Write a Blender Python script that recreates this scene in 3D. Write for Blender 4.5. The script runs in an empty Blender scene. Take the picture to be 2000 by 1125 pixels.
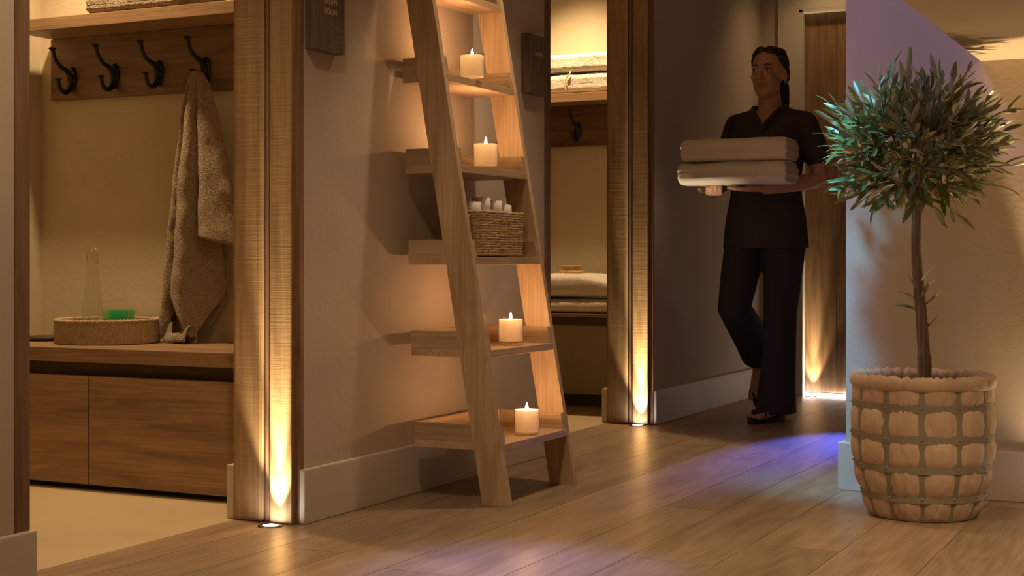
import bpy, bmesh, math, random
from mathutils import Vector, Matrix, noise
R = math.radians
PI = math.pi
random.seed(7)
scn = bpy.context.scene
COL = scn.collection

# ------------------------------------------------------------------ camera, world, exposure
cam_d = bpy.data.cameras.new('camera'); cam = bpy.data.objects.new('camera', cam_d); COL.objects.link(cam)
cam_d.sensor_width = 36.0; cam_d.lens = 36.0*2872/2000; cam_d.shift_y = -54.5/2000; cam_d.clip_start = .05
cam.location = (2.286, 0, .72); cam.rotation_euler = (PI/2, 0, math.atan(1413/2872))
scn.camera = cam
wd = bpy.data.worlds.new('world'); scn.world = wd; wd.use_nodes = True
wd.node_tree.nodes['Background'].inputs[0].default_value = (1, .68, .41, 1)
wd.node_tree.nodes['Background'].inputs[1].default_value = .11
vs = scn.view_settings
vs.view_transform = 'Standard'; vs.look = 'None'; vs.gamma = 1.0; vs.use_curve_mapping = False; vs.exposure = 1.15

WARM = (1, .62, .28); WARM2 = (1, .70, .41); LILAC = (.50, .42, 1.0); CYAN = (.18, .58, 1.0)
def lamp(kind, name, loc, energy, color, target=None, size=.03, cone=90, blend=.5, parent=None):
    d = bpy.data.lights.new(name, kind); d.energy = energy; d.color = color
    if kind == 'AREA': d.shape = 'DISK'; d.size = size
    else: d.shadow_soft_size = size
    if kind == 'SPOT': d.spot_size = R(cone); d.spot_blend = blend
    o = bpy.data.objects.new(name, d); COL.objects.link(o); o.location = loc
    if target is not None:
        o.rotation_euler = (Vector(target)-Vector(loc)).to_track_quat('-Z', 'Y').to_euler()
    if parent is not None:
        o.parent = parent; o.location = Vector(loc)-parent.location
    return o
# ceiling downlights of the place (their fittings are built further down)
DOWN = [ # loc, energy, colour, target, cone, blend, label
    ((.58, 4.22, 2.40), 26, WARM2, (.50, 4.15, 0), 85, .8, 'recessed ceiling downlight above the ladder shelf'),
    ((.75, 2.20, 2.40), 34, WARM2, (.50, 2.60, 0), 105, .8, 'recessed ceiling downlight outside the steam room doorway'),
    ((-1.08, 3.58, 2.40), 62, (1, .68, .37), (-.92, 3.66, 0), 110, .7, 'recessed ceiling downlight above the steam room bench'),
    ((-.62, 6.27, 2.40), 54, (1, .67, .36), (-.58, 6.28, 0), 100, .7, 'recessed ceiling downlight above the sauna room bench'),
    ((.42, 7.38, 2.40), 5, WARM, (.30, 7.62, 0), 110, .9, 'recessed ceiling downlight in front of the oak door'),
    ((1.12, 3.05, 2.40), 30, LILAC, (1.36, 4.55, 1.25), 48, .9, 'recessed lilac ceiling downlight aimed at the partition wall'),
    ((1.18, 3.55, 2.40), 180, CYAN, (1.20, 4.15, 1.22), 22, 1.0, 'recessed blue ceiling downlight aimed at the olive crown'),
    ((2.15, 3.25, 1.32), 26, WARM2, (2.10, 3.25, 0), 110, .6, 'recessed warm downlight in the low soffit'),
    ((.86, 3.05, 2.40), 110, (.30, .32, 1.0), (.80, 3.05, 0), 22, 1.0, 'recessed blue ceiling downlight over the middle of the corridor'),
]
for (l, e, c, t, cn, bl, lab) in DOWN:
    lamp('SPOT', 'downlight_beam', (l[0], l[1], l[2]-.015), e, c, t, {LILAC: .16, CYAN: .09}.get(c, .04), cn, bl)

# ------------------------------------------------------------------ helpers
def props(o, label=None, cat=None, group=None, kind=None):
    if label: o['label'] = label
    if cat: o['category'] = cat
    if group: o['group'] = group
    if kind: o['kind'] = kind
    return o
def empty(name, loc, label=None, cat=None, group=None, kind=None):
    o = bpy.data.objects.new(name, None); COL.objects.link(o); o.location = loc; o.empty_display_size = .05
    return props(o, label, cat, group, kind)

class MB:
    """collects geometry in world coordinates"""
    def __init__(s): s.v = []; s.f = []
    def add(s, vs_, fs_):
        n = len(s.v); s.v += [tuple(p) for p in vs_]; s.f += [tuple(i+n for i in f) for f in fs_]; return s
    def box(s, x0, x1, y0, y1, z0, z1):
        return s.add([(x0,y0,z0),(x1,y0,z0),(x1,y1,z0),(x0,y1,z0),(x0,y0,z1),(x1,y0,z1),(x1,y1,z1),(x0,y1,z1)],
                     [(3,2,1,0),(4,5,6,7),(0,1,5,4),(1,2,6,5),(2,3,7,6),(3,0,4,7)])
    def prism(s, pts, axis, a, b):
        """polygon pts in the plane across axis, extruded from a to b"""
        n = len(pts)
        def P(p, w): return {'X': (w, p[0], p[1]), 'Y': (p[0], w, p[1]), 'Z': (p[0], p[1], w)}[axis]
        vs_ = [P(p, a) for p in pts]+[P(p, b) for p in pts]
        fs_ = [tuple(range(n))[::-1], tuple(range(n, 2*n))]+[(i, (i+1) % n, n+(i+1) % n, n+i) for i in range(n)]
        return s.add(vs_, fs_)
    def loft(s, rings, cap=True, closed=True):
        n = len(rings[0]); vs_ = [p for r in rings for p in r]; fs_ = []
        for i in range(len(rings)-1):
            for j in range(n if closed else n-1):
                k = (j+1) % n; fs_.append((i*n+j, i*n+k, (i+1)*n+k, (i+1)*n+j))
        if cap:
            fs_.append(tuple(range(n))[::-1]); m = (len(rings)-1)*n; fs_.append(tuple(range(m, m+n)))
        return s.add(vs_, fs_)
    def lathe(s, prof, c, n=32, cap=True):
        return s.loft([[(c[0]+r*math.cos(2*PI*j/n), c[1]+r*math.sin(2*PI*j/n), c[2]+z) for j in range(n)] for r, z in prof], cap)
    def tube(s, path, rad, n=8, cap=True):
        path = [Vector(p) for p in path]; rings = []; up = Vector((0, 0, 1))
        if not hasattr(rad, '__len__'): rad = [rad]*len(path)
        prev = None
        for i, p in enumerate(path):
            t = (path[min(i+1, len(path)-1)]-path[max(i-1, 0)]).normalized()
            if prev is None:
                a = t.cross(up)
                if a.length < 1e-3: a = t.cross(Vector((1, 0, 0)))
                a.normalize()
            else:
                a = (prev-t*prev.dot(t)).normalized()
            prev = a; b = t.cross(a)
            rings.append([p+(a*math.cos(2*PI*j/n)+b*math.sin(2*PI*j/n))*rad[i] for j in range(n)])
        return s.loft(rings, cap)
    def ell(s, c, r, n=16, m=10, rot=None):
        rings = []
        for i in range(m+1):
            a = -PI/2+PI*i/m; a = max(-PI/2+.02, min(PI/2-.02, a))
            ring = []
            for j in range(n):
                b = 2*PI*j/n; p = Vector((r[0]*math.cos(a)*math.cos(b), r[1]*math.cos(a)*math.sin(b), r[2]*math.sin(a)))
                if rot is not None: p = rot @ p
                ring.append(Vector(c)+p)
            rings.append(ring)
        return s.loft(rings)
    def cap(s, p0, r0, p1, r1, n=14):
        """tapered capsule"""
        p0 = Vector(p0); p1 = Vector(p1); t = (p1-p0).normalized(); a = t.orthogonal().normalized(); b = t.cross(a); rings = []
        for c, r, sg in ((p0, r0, -1), (p1, r1, 1)):
            for k in range(5):
                an = (PI/2-.05)*(1-k/4) if sg < 0 else (PI/2-.05)*(k/4)
                cc = c+t*sg*r*math.sin(an); rr = r*math.cos(an)
                rings.append([cc+(a*math.cos(2*PI*j/n)+b*math.sin(2*PI*j/n))*rr for j in range(n)])
        return s.loft(rings)
    def mesh(s, name, mat=None, origin=(0, 0, 0), smooth=False, bevel=0, seg=2):
        me = bpy.data.meshes.new(name); o = Vector(origin)
        me.from_pydata([tuple(Vector(p)-o) for p in s.v], [], s.f); me.validate()
        bm = bmesh.new(); bm.from_mesh(me)
        bmesh.ops.recalc_face_normals(bm, faces=bm.faces)
        if bevel:
            es = [e for e in bm.edges if len(e.link_faces) == 2 and e.calc_face_angle(0) > .5]
            bmesh.ops.bevel(bm, geom=es, offset=bevel, segments=seg, affect='EDGES', profile=.6, clamp_overlap=True)
        bm.to_mesh(me); bm.free()
        if smooth: me.shade_smooth()
        if mat: me.materials.append(mat)
        return me
    def build(s, name, mat, parent=None, origin=None, smooth=False, bevel=0, seg=2):
        if origin is None:
            q = parent; origin = Vector((0, 0, 0))
            while q is not None: origin = origin+q.location; q = q.parent
        me = s.mesh(name, mat, origin, smooth, bevel, seg)
        o = bpy.data.objects.new(name, me); COL.objects.link(o)
        if parent is not None: o.parent = parent
        else: o.location = origin
        return o
def box(name, mat, x0, x1, y0, y1, z0, z1, parent=None, bevel=.0, origin=None, seg=2):
    return MB().box(x0, x1, y0, y1, z0, z1).build(name, mat, parent, origin, False, bevel, seg)
def copy_tree(o, parent=None):
    c = o.copy(); COL.objects.link(c); c.parent = parent
    for ch in list(o.children): copy_tree(ch, c)
    return c
def spline(pts, n=24):
    """Catmull-Rom through pts"""
    pts = [Vector(p) for p in pts]; P = [pts[0]*2-pts[1]]+pts+[pts[-1]*2-pts[-2]]; out = []
    for i in range(n+1):
        t = i/n*(len(pts)-1); k = min(int(t), len(pts)-2); u = t-k; a, b, c, d = P[k:k+4]
        out.append(.5*((2*b)+(c-a)*u+(2*a-5*b+4*c-d)*u*u+(3*b-a-3*c+d)*u**3))
    return out
def lerp_tab(tab, x):
    if x <= tab[0][0]: return tab[0][1]
    for (a, b), (c, d) in zip(tab, tab[1:]):
        if x <= c: return b+(d-b)*(x-a)/(c-a)
    return tab[-1][1]
def nz(p, s=1.0): return noise.noise(Vector(p)*s)

# ------------------------------------------------------------------ materials
def mat(name):
    m = bpy.data.materials.new(name); m.use_nodes = True; nt = m.node_tree
    return m, nt, nt.nodes['Principled BSDF']
def N(nt, t, **kw):
    n = nt.nodes.new(t)
    for k, v in kw.items():
        if k in n.inputs: n.inputs[k].default_value = v
        else: setattr(n, k, v)
    return n
def ramp(nt, stops):
    r = nt.nodes.new('ShaderNodeValToRGB'); e = r.color_ramp.elements
    while len(e) < len(stops): e.new(.5)
    for i, (p, c) in enumerate(stops): e[i].position = p; e[i].color = (*c, 1)
    return r
def coords(nt, scale, rand=True):
    tc = N(nt, 'ShaderNodeTexCoord'); out = tc.outputs['Object']
    if rand:
        oi = N(nt, 'ShaderNodeObjectInfo'); mu = N(nt, 'ShaderNodeMath', operation='MULTIPLY'); mu.inputs[1].default_value = 37.0
        nt.links.new(oi.outputs['Random'], mu.inputs[0])
        ad = N(nt, 'ShaderNodeVectorMath', operation='ADD'); nt.links.new(out, ad.inputs[0]); nt.links.new(mu.outputs[0], ad.inputs[1]); out = ad.outputs[0]
    mp = N(nt, 'ShaderNodeMapping'); mp.inputs['Scale'].default_value = scale; nt.links.new(out, mp.inputs[0])
    return mp.outputs[0]
def bump(nt, b, h, strength, dist=.01):
    bp = N(nt, 'ShaderNodeBump'); bp.inputs['Strength'].default_value = strength; bp.inputs['Distance'].default_value = dist
    nt.links.new(h, bp.inputs['Height']); nt.links.new(bp.outputs[0], b.inputs['Normal'])
def plain(name, col, rough=.6, metal=0, spec=.5):
    m, nt, b = mat(name); b.inputs['Base Color'].default_value = (*col, 1); b.inputs['Roughness'].default_value = rough
    b.inputs['Metallic'].default_value = metal; b.inputs['Specular IOR Level'].default_value = spec
    n = N(nt, 'ShaderNodeTexNoise', Scale=60.0); n.inputs['Detail'].default_value = 3
    nt.links.new(coords(nt, (1, 1, 1)), n.inputs['Vector']); bump(nt, b, n.outputs[0], .05)
    return m
def plaster(name, col, bumpy=.12, sc=55, rough=.85):
    m, nt, b = mat(name); v = coords(nt, (1, 1, 1), False)
    n = N(nt, 'ShaderNodeTexNoise', Scale=float(sc)); n.inputs['Detail'].default_value = 6; nt.links.new(v, n.inputs['Vector'])
    n2 = N(nt, 'ShaderNodeTexNoise', Scale=3.0); n2.inputs['Detail'].default_value = 4; nt.links.new(v, n2.inputs['Vector'])
    r = ramp(nt, [(.3, tuple(c*.93 for c in col)), (.7, tuple(min(1, c*1.05) for c in col))]); nt.links.new(n2.outputs[0], r.inputs[0])
    nt.links.new(r.outputs[0], b.inputs['Base Color']); b.inputs['Roughness'].default_value = rough
    b.inputs['Specular IOR Level'].default_value = .25
    bump(nt, b, n.outputs[0], bumpy, .01); return m
def wood(name, dark, mid, light, axis='Z', rough=.5, rings=9.0, fine=.35, fig=.055, saw=0.0, vary=.12, gain=1.0, knots=0.0, bumps=.15, coat=0):
    m, nt, b = mat(name); L = nt.links
    def sc(al, ac): return tuple(al if 'XYZ'[i] == axis else ac for i in range(3))
    n1 = N(nt, 'ShaderNodeTexNoise', Scale=1.0); n1.inputs['Detail'].default_value = 5; n1.inputs['Distortion'].default_value = 1.6
    L.new(coords(nt, sc(.9*gain, rings*gain)), n1.inputs['Vector'])
    r = ramp(nt, [(.25, dark), (.48, mid), (.75, light)])
    # cathedral figure: contour lines of a stretched noise
    n3 = N(nt, 'ShaderNodeTexNoise', Scale=1.0); n3.inputs['Detail'].default_value = 1.5; L.new(coords(nt, sc(1.1*gain, 5.5*gain)), n3.inputs['Vector'])
    mu = N(nt, 'ShaderNodeMath', operation='MULTIPLY'); mu.inputs[1].default_value = 70.0; L.new(n3.outputs[0], mu.inputs[0])
    sn = N(nt, 'ShaderNodeMath', operation='SINE'); L.new(mu.outputs[0], sn.inputs[0])
    mx0 = N(nt, 'ShaderNodeMath', operation='MULTIPLY_ADD'); mx0.inputs[1].default_value = fig; L.new(sn.outputs[0], mx0.inputs[0]); L.new(n1.outputs[0], mx0.inputs[2])
    L.new(mx0.outputs[0], r.inputs[0])
    n2 = N(nt, 'ShaderNodeTexNoise', Scale=1.0); n2.inputs['Detail'].default_value = 4
    L.new(coords(nt, sc(5*gain, 170*gain)), n2.inputs['Vector'])
    f = ramp(nt, [(.35, (1-fine,)*3), (.62, (1, 1, 1))]); L.new(n2.outputs[0], f.inputs[0])
    mx = N(nt, 'ShaderNodeMix', data_type='RGBA', blend_type='MULTIPLY'); mx.inputs[0].default_value = 1
    L.new(r.outputs[0], mx.inputs[6]); L.new(f.outputs[0], mx.inputs[7]); col = mx.outputs[2]; h = n2.outputs[0]
    if saw:
        n4 = N(nt, 'ShaderNodeTexNoise', Scale=1.0); n4.inputs['Detail'].default_value = 5; n4.inputs['Roughness'].default_value = .7
        L.new(coords(nt, sc(190, 2.5)), n4.inputs['Vector'])
        f4 = ramp(nt, [(.3, (1-saw,)*3), (.7, (1.0, 1.0, 1.0))]); L.new(n4.outputs[0], f4.inputs[0])
        m4 = N(nt, 'ShaderNodeMix', data_type='RGBA', blend_type='MULTIPLY'); m4.inputs[0].default_value = 1
        L.new(col, m4.inputs[6]); L.new(f4.outputs[0], m4.inputs[7]); col = m4.outputs[2]
        ad = N(nt, 'ShaderNodeMath', operation='MULTIPLY_ADD'); ad.inputs[1].default_value = 2.0; L.new(n4.outputs[0], ad.inputs[0]); L.new(h, ad.inputs[2]); h = ad.outputs[0]
    if knots:
        vo = N(nt, 'ShaderNodeTexVoronoi', Scale=1.0); L.new(coords(nt, sc(1.6, 5)), vo.inputs['Vector'])
        k = ramp(nt, [(0, (1-knots,)*3), (.09, (1, 1, 1))]); L.new(vo.outputs['Distance'], k.inputs[0])
        m5 = N(nt, 'ShaderNodeMix', data_type='RGBA', blend_type='MULTIPLY'); m5.inputs[0].default_value = 1
        L.new(col, m5.inputs[6]); L.new(k.outputs[0], m5.inputs[7]); col = m5.outputs[2]
    hs = N(nt, 'ShaderNodeHueSaturation'); oi = N(nt, 'ShaderNodeObjectInfo'); mr = N(nt, 'ShaderNodeMapRange')
    mr.inputs['To Min'].default_value = 1-vary; mr.inputs['To Max'].default_value = 1+vary
    L.new(oi.outputs['Random'], mr.inputs[0]); L.new(mr.outputs[0], hs.inputs['Value']); L.new(col, hs.inputs['Color'])
    L.new(hs.outputs[0], b.inputs['Base Color']); b.inputs['Roughness'].default_value = rough
    b.inputs['Specular IOR Level'].default_value = .4; b.inputs['Coat Weight'].default_value = coat
    bump(nt, b, h, bumps, .004); return m
def terry(name, col, strength=1.0, sc=230.0, lo=.52):
    m, nt, b = mat(name); v = coords(nt, (1, 1, 1), False)
    n = N(nt, 'ShaderNodeTexNoise', Scale=sc); n.inputs['Detail'].default_value = 3; nt.links.new(v, n.inputs['Vector'])
    r = ramp(nt, [(.36, tuple(c*lo for c in col)), (.60, col)]); nt.links.new(n.outputs[0], r.inputs[0])
    nt.links.new(r.outputs[0], b.inputs['Base Color']); b.inputs['Roughness'].default_value = .95
    b.inputs['Sheen Weight'].default_value = .3; b.inputs['Specular IOR Level'].default_value = .1
    bump(nt, b, n.outputs[0], strength, .012); return m
def glassy(name, col, tint=.12, rough=.02, ior=1.45):
    """thin clear glass: transparent with a Fresnel gloss"""
    m, nt, b = mat(name); nt.nodes.remove(b); out = nt.nodes['Material Output']
    t = N(nt, 'ShaderNodeBsdfTransparent'); t.inputs[0].default_value = (*[1-(1-c)*tint*5 for c in col], 1)
    g = N(nt, 'ShaderNodeBsdfGlossy'); g.inputs['Roughness'].default_value = rough
    lw = N(nt, 'ShaderNodeLayerWeight'); lw.inputs['Blend'].default_value = .25
    fr = N(nt, 'ShaderNodeMath', operation='MULTIPLY_ADD'); fr.inputs[1].default_value = .45; fr.inputs[2].default_value = .03; nt.links.new(lw.outputs['Facing'], fr.inputs[0])
    n = N(nt, 'ShaderNodeTexNoise', Scale=20.0); bp = N(nt, 'ShaderNodeBump'); bp.inputs['Strength'].default_value = .02
    nt.links.new(n.outputs[0], bp.inputs['Height']); nt.links.new(bp.outputs[0], g.inputs['Normal'])
    mx = N(nt, 'ShaderNodeMixShader'); nt.links.new(fr.outputs[0], mx.inputs[0]); nt.links.new(t.outputs[0], mx.inputs[1]); nt.links.new(g.outputs[0], mx.inputs[2])
    nt.links.new(mx.outputs[0], out.inputs[0]); return m
def emit(name, col, s):
    m, nt, b = mat(name); b.inputs['Base Color'].default_value = (*col, 1); b.inputs['Emission Color'].default_value = (*col, 1); b.inputs['Emission Strength'].default_value = s
    return m

M = {}
M['wall'] = plaster('wall_plaster', (.53, .45, .355))
M['room_wall'] = plaster('changing_room_plaster', (.58, .495, .345))
M['partition'] = plaster('partition_plaster', (.55, .48, .38), .10, 70)
M['ceil'] = plaster('ceiling_paint', (.58, .49, .36), .04)
M['paint'] = plaster('skirting_paint', (.60, .545, .47), .03, 40, .55)
M['stone'] = plaster('room_floor_stone', (.60, .46, .28), .02, 20, .45)
M['ladder'] = wood('ladder_oak', (.45, .305, .175), (.58, .415, .255), (.67, .50, .315), 'Z', .5, 10, .22, knots=.35)
M['ladder_y'] = wood('ladder_shelf_oak', (.44, .30, .175), (.56, .405, .25), (.64, .475, .31), 'Y', .5, 10, .2)
M['ladder_x'] = wood('ladder_side_oak', (.38, .26, .15), (.50, .36, .22), (.58, .425, .27), 'X', .5, 10, .2, vary=.2)
M['bench'] = wood('bench_oak', (.225, .13, .065), (.325, .20, .105), (.39, .25, .14), 'X', .42, 14, .25)
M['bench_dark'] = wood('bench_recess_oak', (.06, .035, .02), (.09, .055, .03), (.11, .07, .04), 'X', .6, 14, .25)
M['rack'] = wood('rack_oak', (.13, .065, .03), (.205, .11, .055), (.26, .145, .075), 'X', .5, 12, .25)
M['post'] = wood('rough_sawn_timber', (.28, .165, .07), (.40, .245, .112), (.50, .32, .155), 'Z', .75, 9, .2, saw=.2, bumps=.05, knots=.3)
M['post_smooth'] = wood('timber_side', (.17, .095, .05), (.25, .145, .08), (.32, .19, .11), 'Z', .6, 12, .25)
M['door'] = wood('door_oak', (.20, .11, .055), (.30, .175, .09), (.37, .23, .12), 'Z', .45, 11, .25)
M['plank'] = wood('floor_oak', (.275, .192, .12), (.35, .252, .162), (.415, .305, .205), 'Y', .36, 7, .24, fig=.075, vary=.14, gain=.9, bumps=.06)
M['gap'] = plain('dark_gap', (.03, .02, .014), .9)
M['sign'] = wood('sign_walnut', (.13, .092, .06), (.19, .135, .09), (.235, .17, .115), 'Z', .5, 18, .25, vary=.02)
M['sign_ink'] = plain('sign_lettering', (.62, .54, .44), .7)
M['sign_faint'] = plain('sign_emblem', (.29, .225, .165), .7)
M['iron'] = plain('black_iron', (.028, .034, .03), .5, .6)
M['screw'] = plain('screw_steel', (.25, .22, .18), .4, .9)
M['ring'] = plain('dark_bronze_ring', (.05, .035, .025), .4, .8)
M['steel'] = plain('wire_steel', (.55, .52, .5), .25, 1)
M['lens'] = emit('lamp_lens', (1, .93, .85), 30)
M['lens_dim'] = emit('downlight_lens', (1, .8, .5), 2)
M['led'] = emit('led_strip_glow', (1, .92, .88), 6)
M['towel_brown'] = terry('terry_taupe', (.46, .34, .21), 1.0)
M['towel_cream'] = terry('terry_cream', (.88, .80, .66), .4, 260, .78)
M['towel_white'] = terry('terry_white', (.86, .81, .73), .12, 420, .88)
M['wax'], nt, b = mat('candle_wax'); nt.nodes.remove(b)
_d = N(nt, 'ShaderNodeBsdfDiffuse'); _d.inputs[0].default_value = (.90, .86, .79, 1); _t = N(nt, 'ShaderNodeBsdfTranslucent'); _t.inputs[0].default_value = (1, .90, .76, 1)
_n = N(nt, 'ShaderNodeTexNoise', Scale=40.0); _b = N(nt, 'ShaderNodeBump'); _b.inputs['Strength'].default_value = .05; nt.links.new(_n.outputs[0], _b.inputs['Height']); nt.links.new(_b.outputs[0], _d.inputs['Normal'])
_m = N(nt, 'ShaderNodeMixShader'); _m.inputs[0].default_value = .6; nt.links.new(_d.outputs[0], _m.inputs[1]); nt.links.new(_t.outputs[0], _m.inputs[2]); nt.links.new(_m.outputs[0], nt.nodes['Material Output'].inputs[0])
M['flame'] = emit('candle_flame', (1, .72, .38), 60)
M['wick'] = plain('wick', (.03, .02, .015), .9)
M['clear'] = glassy('clear_glass', (.93, .93, .9))
M['bottle'] = glassy('bottle_glass', (.95, .95, .93), .06)
def tinted(name, col, body=.45):
    m = glassy(name, col, .2, .03); nt = m.node_tree; mx = [n for n in nt.nodes if n.type == 'MIX_SHADER'][0]; t = [n for n in nt.nodes if n.type == 'BSDF_TRANSPARENT'][0]
    t.inputs[0].default_value = (*[.55+.45*c for c in col], 1)
    tl = N(nt, 'ShaderNodeBsdfTranslucent'); tl.inputs[0].default_value = (*col, 1); df = N(nt, 'ShaderNodeBsdfDiffuse'); df.inputs[0].default_value = (*col, 1)
    m2 = N(nt, 'ShaderNodeMixShader'); m2.inputs[0].default_value = .4; nt.links.new(tl.outputs[0], m2.inputs[1]); nt.links.new(df.outputs[0], m2.inputs[2])
    m3 = N(nt, 'ShaderNodeMixShader'); m3.inputs[0].default_value = body; nt.links.new(t.outputs[0], m3.inputs[1]); nt.links.new(m2.outputs[0], m3.inputs[2])
    nt.links.new(m3.outputs[0], mx.inputs[1]); return m
M['green'] = tinted('green_glass', (.10, .66, .20), .3)
M['cyan'] = tinted('turquoise_glass', (.0, .60, .48), .75)
M['label'] = plain('black_label', (.02, .02, .02), .5)
M['label_ink'] = plain('label_print', (.5, .47, .4), .6)
M['slate'] = plain('dark_dish', (.06, .04, .028), .5)
M['basket'], nt, b = mat('seagrass')
_v = coords(nt, (1, 1, 1)); _n = N(nt, 'ShaderNodeTexNoise', Scale=90.0); nt.links.new(_v, _n.inputs['Vector'])
_r = ramp(nt, [(.3, (.34, .21, .10)), (.7, (.66, .48, .26))]); nt.links.new(_n.outputs[0], _r.inputs[0]); nt.links.new(_r.outputs[0], b.inputs['Base Color']); b.inputs['Roughness'].default_value = .7
M['rattan'], nt, b = mat('rattan')
_v = coords(nt, (1, 1, 1)); _n = N(nt, 'ShaderNodeTexNoise', Scale=120.0); nt.links.new(_v, _n.inputs['Vector'])
_r = ramp(nt, [(.3, (.34, .24, .135)), (.7, (.52, .39, .23))]); nt.links.new(_n.outputs[0], _r.inputs[0]); nt.links.new(_r.outputs[0], b.inputs['Base Color']); b.inputs['Roughness'].default_value = .65
M['canvas'], nt, b = mat('planter_canvas')
_v = coords(nt, (1, 1, 1)); _n = N(nt, 'ShaderNodeTexNoise', Scale=14.0); _n.inputs['Detail'].default_value = 5; nt.links.new(_v, _n.inputs['Vector'])
_r = ramp(nt, [(.3, (.48, .345, .235)), (.7, (.60, .44, .31))]); nt.links.new(_n.outputs[0], _r.inputs[0]); nt.links.new(_r.outputs[0], b.inputs['Base Color']); b.inputs['Roughness'].default_value = .7
b.inputs['Sheen Weight'].default_value = .2; bump(nt, b, _n.outputs[0], .35, .01)
M['strap'] = plain('grey_metal_strap', (.27, .24, .175), .6, .2)
M['soil'] = plain('soil', (.05, .035, .022), .95)
M['bark'] = wood('olive_bark', (.20, .115, .055), (.30, .19, .10), (.38, .25, .14), 'Z', .85, 30, .45, bumps=.8)
def leafmat(name, up, down, rough):
    m, nt, b = mat(name); g = N(nt, 'ShaderNodeNewGeometry'); mx = N(nt, 'ShaderNodeMix', data_type='RGBA')
    mx.inputs[6].default_value = (*up, 1); mx.inputs[7].default_value = (*down, 1); nt.links.new(g.outputs['Backfacing'], mx.inputs[0])
    n = N(nt, 'ShaderNodeTexNoise', Scale=45.0); nt.links.new(coords(nt, (1, 1, 1)), n.inputs['Vector'])
    hs = N(nt, 'ShaderNodeHueSaturation'); mr = N(nt, 'ShaderNodeMapRange'); mr.inputs['To Min'].default_value = .6; mr.inputs['To Max'].default_value = 1.4
    nt.links.new(n.outputs[0], mr.inputs[0]); nt.links.new(mr.outputs[0], hs.inputs['Value']); nt.links.new(mx.outputs[2], hs.inputs['Color'])
    nt.links.new(hs.outputs[0], b.inputs['Base Color']); b.inputs['Roughness'].default_value = rough; b.inputs['Specular IOR Level'].default_value = .6
    return m
M['leaf'] = leafmat('olive_leaf', (.135, .205, .055), (.34, .34, .17), .36)
M['skin'] = plain('skin', (.52, .29, .19), .55)
M['lip'] = plain('lips', (.42, .16, .12), .5)
M['eyewhite'] = plain('eye_white', (.6, .55, .5), .3)
M['iris'] = plain('iris', (.04, .025, .015), .2)
M['hair'] = plain('dark_hair', (.02, .014, .011), .45)
M['tunic'] = plain('charcoal_tunic', (.045, .036, .032), .85)
M['trouser'] = plain('black_trousers', (.035, .029, .025), .85)
M['sandal'] = plain('black_sandal', (.02, .018, .016), .7)
M['brush'] = wood('brush_beech', (.45, .27, .11), (.60, .38, .17), (.68, .46, .22), 'X', .5, 20, .1)
M['cord'] = plain('cream_cord', (.8, .7, .5), .8)

# ------------------------------------------------------------------ structure
def st(o): o['kind'] = 'structure'; return o
ZC = 2.40
JB1 = 3.32; JB2 = 6.02           # faces of the far door posts of the two openings
# floor of oak boards: every board is a piece of its own
floor = st(box('floor', M['gap'], -.21, 3.2, -1.2, 7.74, -.06, -.012, origin=(0, 0, 0)))
edges = [-.208, -.06, .128, .315, .503, .79, .962, 1.185, 1.41, 1.63, 1.85, 2.03, 2.28, 2.5, 2.74, 2.95, 3.2]
rj = random.Random(3)
joints = {5: [1.6, 4.05, 6.3], 7: [1.4, 3.62, 6.0]}
for i in range(len(edges)-1):
    a, b2 = edges[i]+.0009, edges[i+1]-.0009
    js = joints.get(i) or [y+rj.uniform(-.5, .5) for y in ((.2, 2.4, 5.1, 6.9) if i % 2 else (.9, 3.3, 5.9))]
    ys = [-1.2]+sorted(js)+[7.72]
    for y0, y1 in zip(ys, ys[1:]):
        if edges[i] >= 1.19 and y0 >= 4.62 and edges[i] > 1.3: continue
        box('plank', M['plank'], a, b2, y0+.0007, y1-.0007, -.014, 0, floor)
fl2 = st(box('floor_left', M['stone'], -2.4, -.210, 1.6, 7.3, -.06, -.001, origin=(-1.3, 4.4, 0)))
ceiling = st(box('ceiling', M['ceil'], -2.5, 3.2, -1.2, 7.9, ZC, ZC+.1, origin=(.5, 3.5, ZC)))
# corridor wall with two door openings
w = MB()
for y0, y1 in ((-1.2, 2.293), (3.352, 4.915), (6.052, 7.70)): w.box(-.205, 0, y0, y1, 0, ZC)
for y0, y1 in ((2.29, 3.36), (4.91, 6.06)): w.box(-.205, 0, y0, y1, 2.12, ZC)
wall_left = st(w.build('wall_left', M['wall'], origin=(0, 0, 0)))
# changing rooms behind it
def room(nm, y0, y1, x0, floor_y0):
    m_ = MB().box(x0-.1, -.2, y1, y1+.1, 0, ZC).box(x0-.1, x0, floor_y0, y1, 0, ZC).box(x0-.1, -.2, floor_y0-.1, floor_y0, 0, ZC)
    return st(m_.build(nm, M['room_wall'], origin=(x0, y1, 0)))
room('wall_steam_room', 3.3, 4.00, -1.57, 1.9)
room('wall_sauna_room', 6.0, 6.70, -1.95, 4.5)
# corridor end, right-hand side and low soffit
we = MB().box(-.2, .225, 7.68, 7.86, 0, ZC).box(1.05, 1.36, 7.68, 7.86, 0, ZC).box(.225, 1.05, 7.68, 7.86, 2.05, ZC)
st(we.build('wall_end', M['wall'], origin=(.5, 7.7, 0)))
wr = MB().box(1.19, 3.2, 4.60, 4.76, 0, ZC)
st(wr.build('wall_right', M['partition'], origin=(1.19, 4.6, 0)))
st(box('wall_corridor', M['wall'], 1.30, 1.42, 5.3, 7.68, 0, ZC, origin=(1.3, 6, 0)))
st(box('ceiling_soffit', M['ceil'], 1.597, 3.2, 2.1, 4.6, 1.320, ZC, origin=(1.597, 4.6, 1.32)))
st(box('wall_side', M['wall'], 3.2, 3.3, -1.2, 4.76, 0, ZC, origin=(3.2, 2, 0)))
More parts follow.
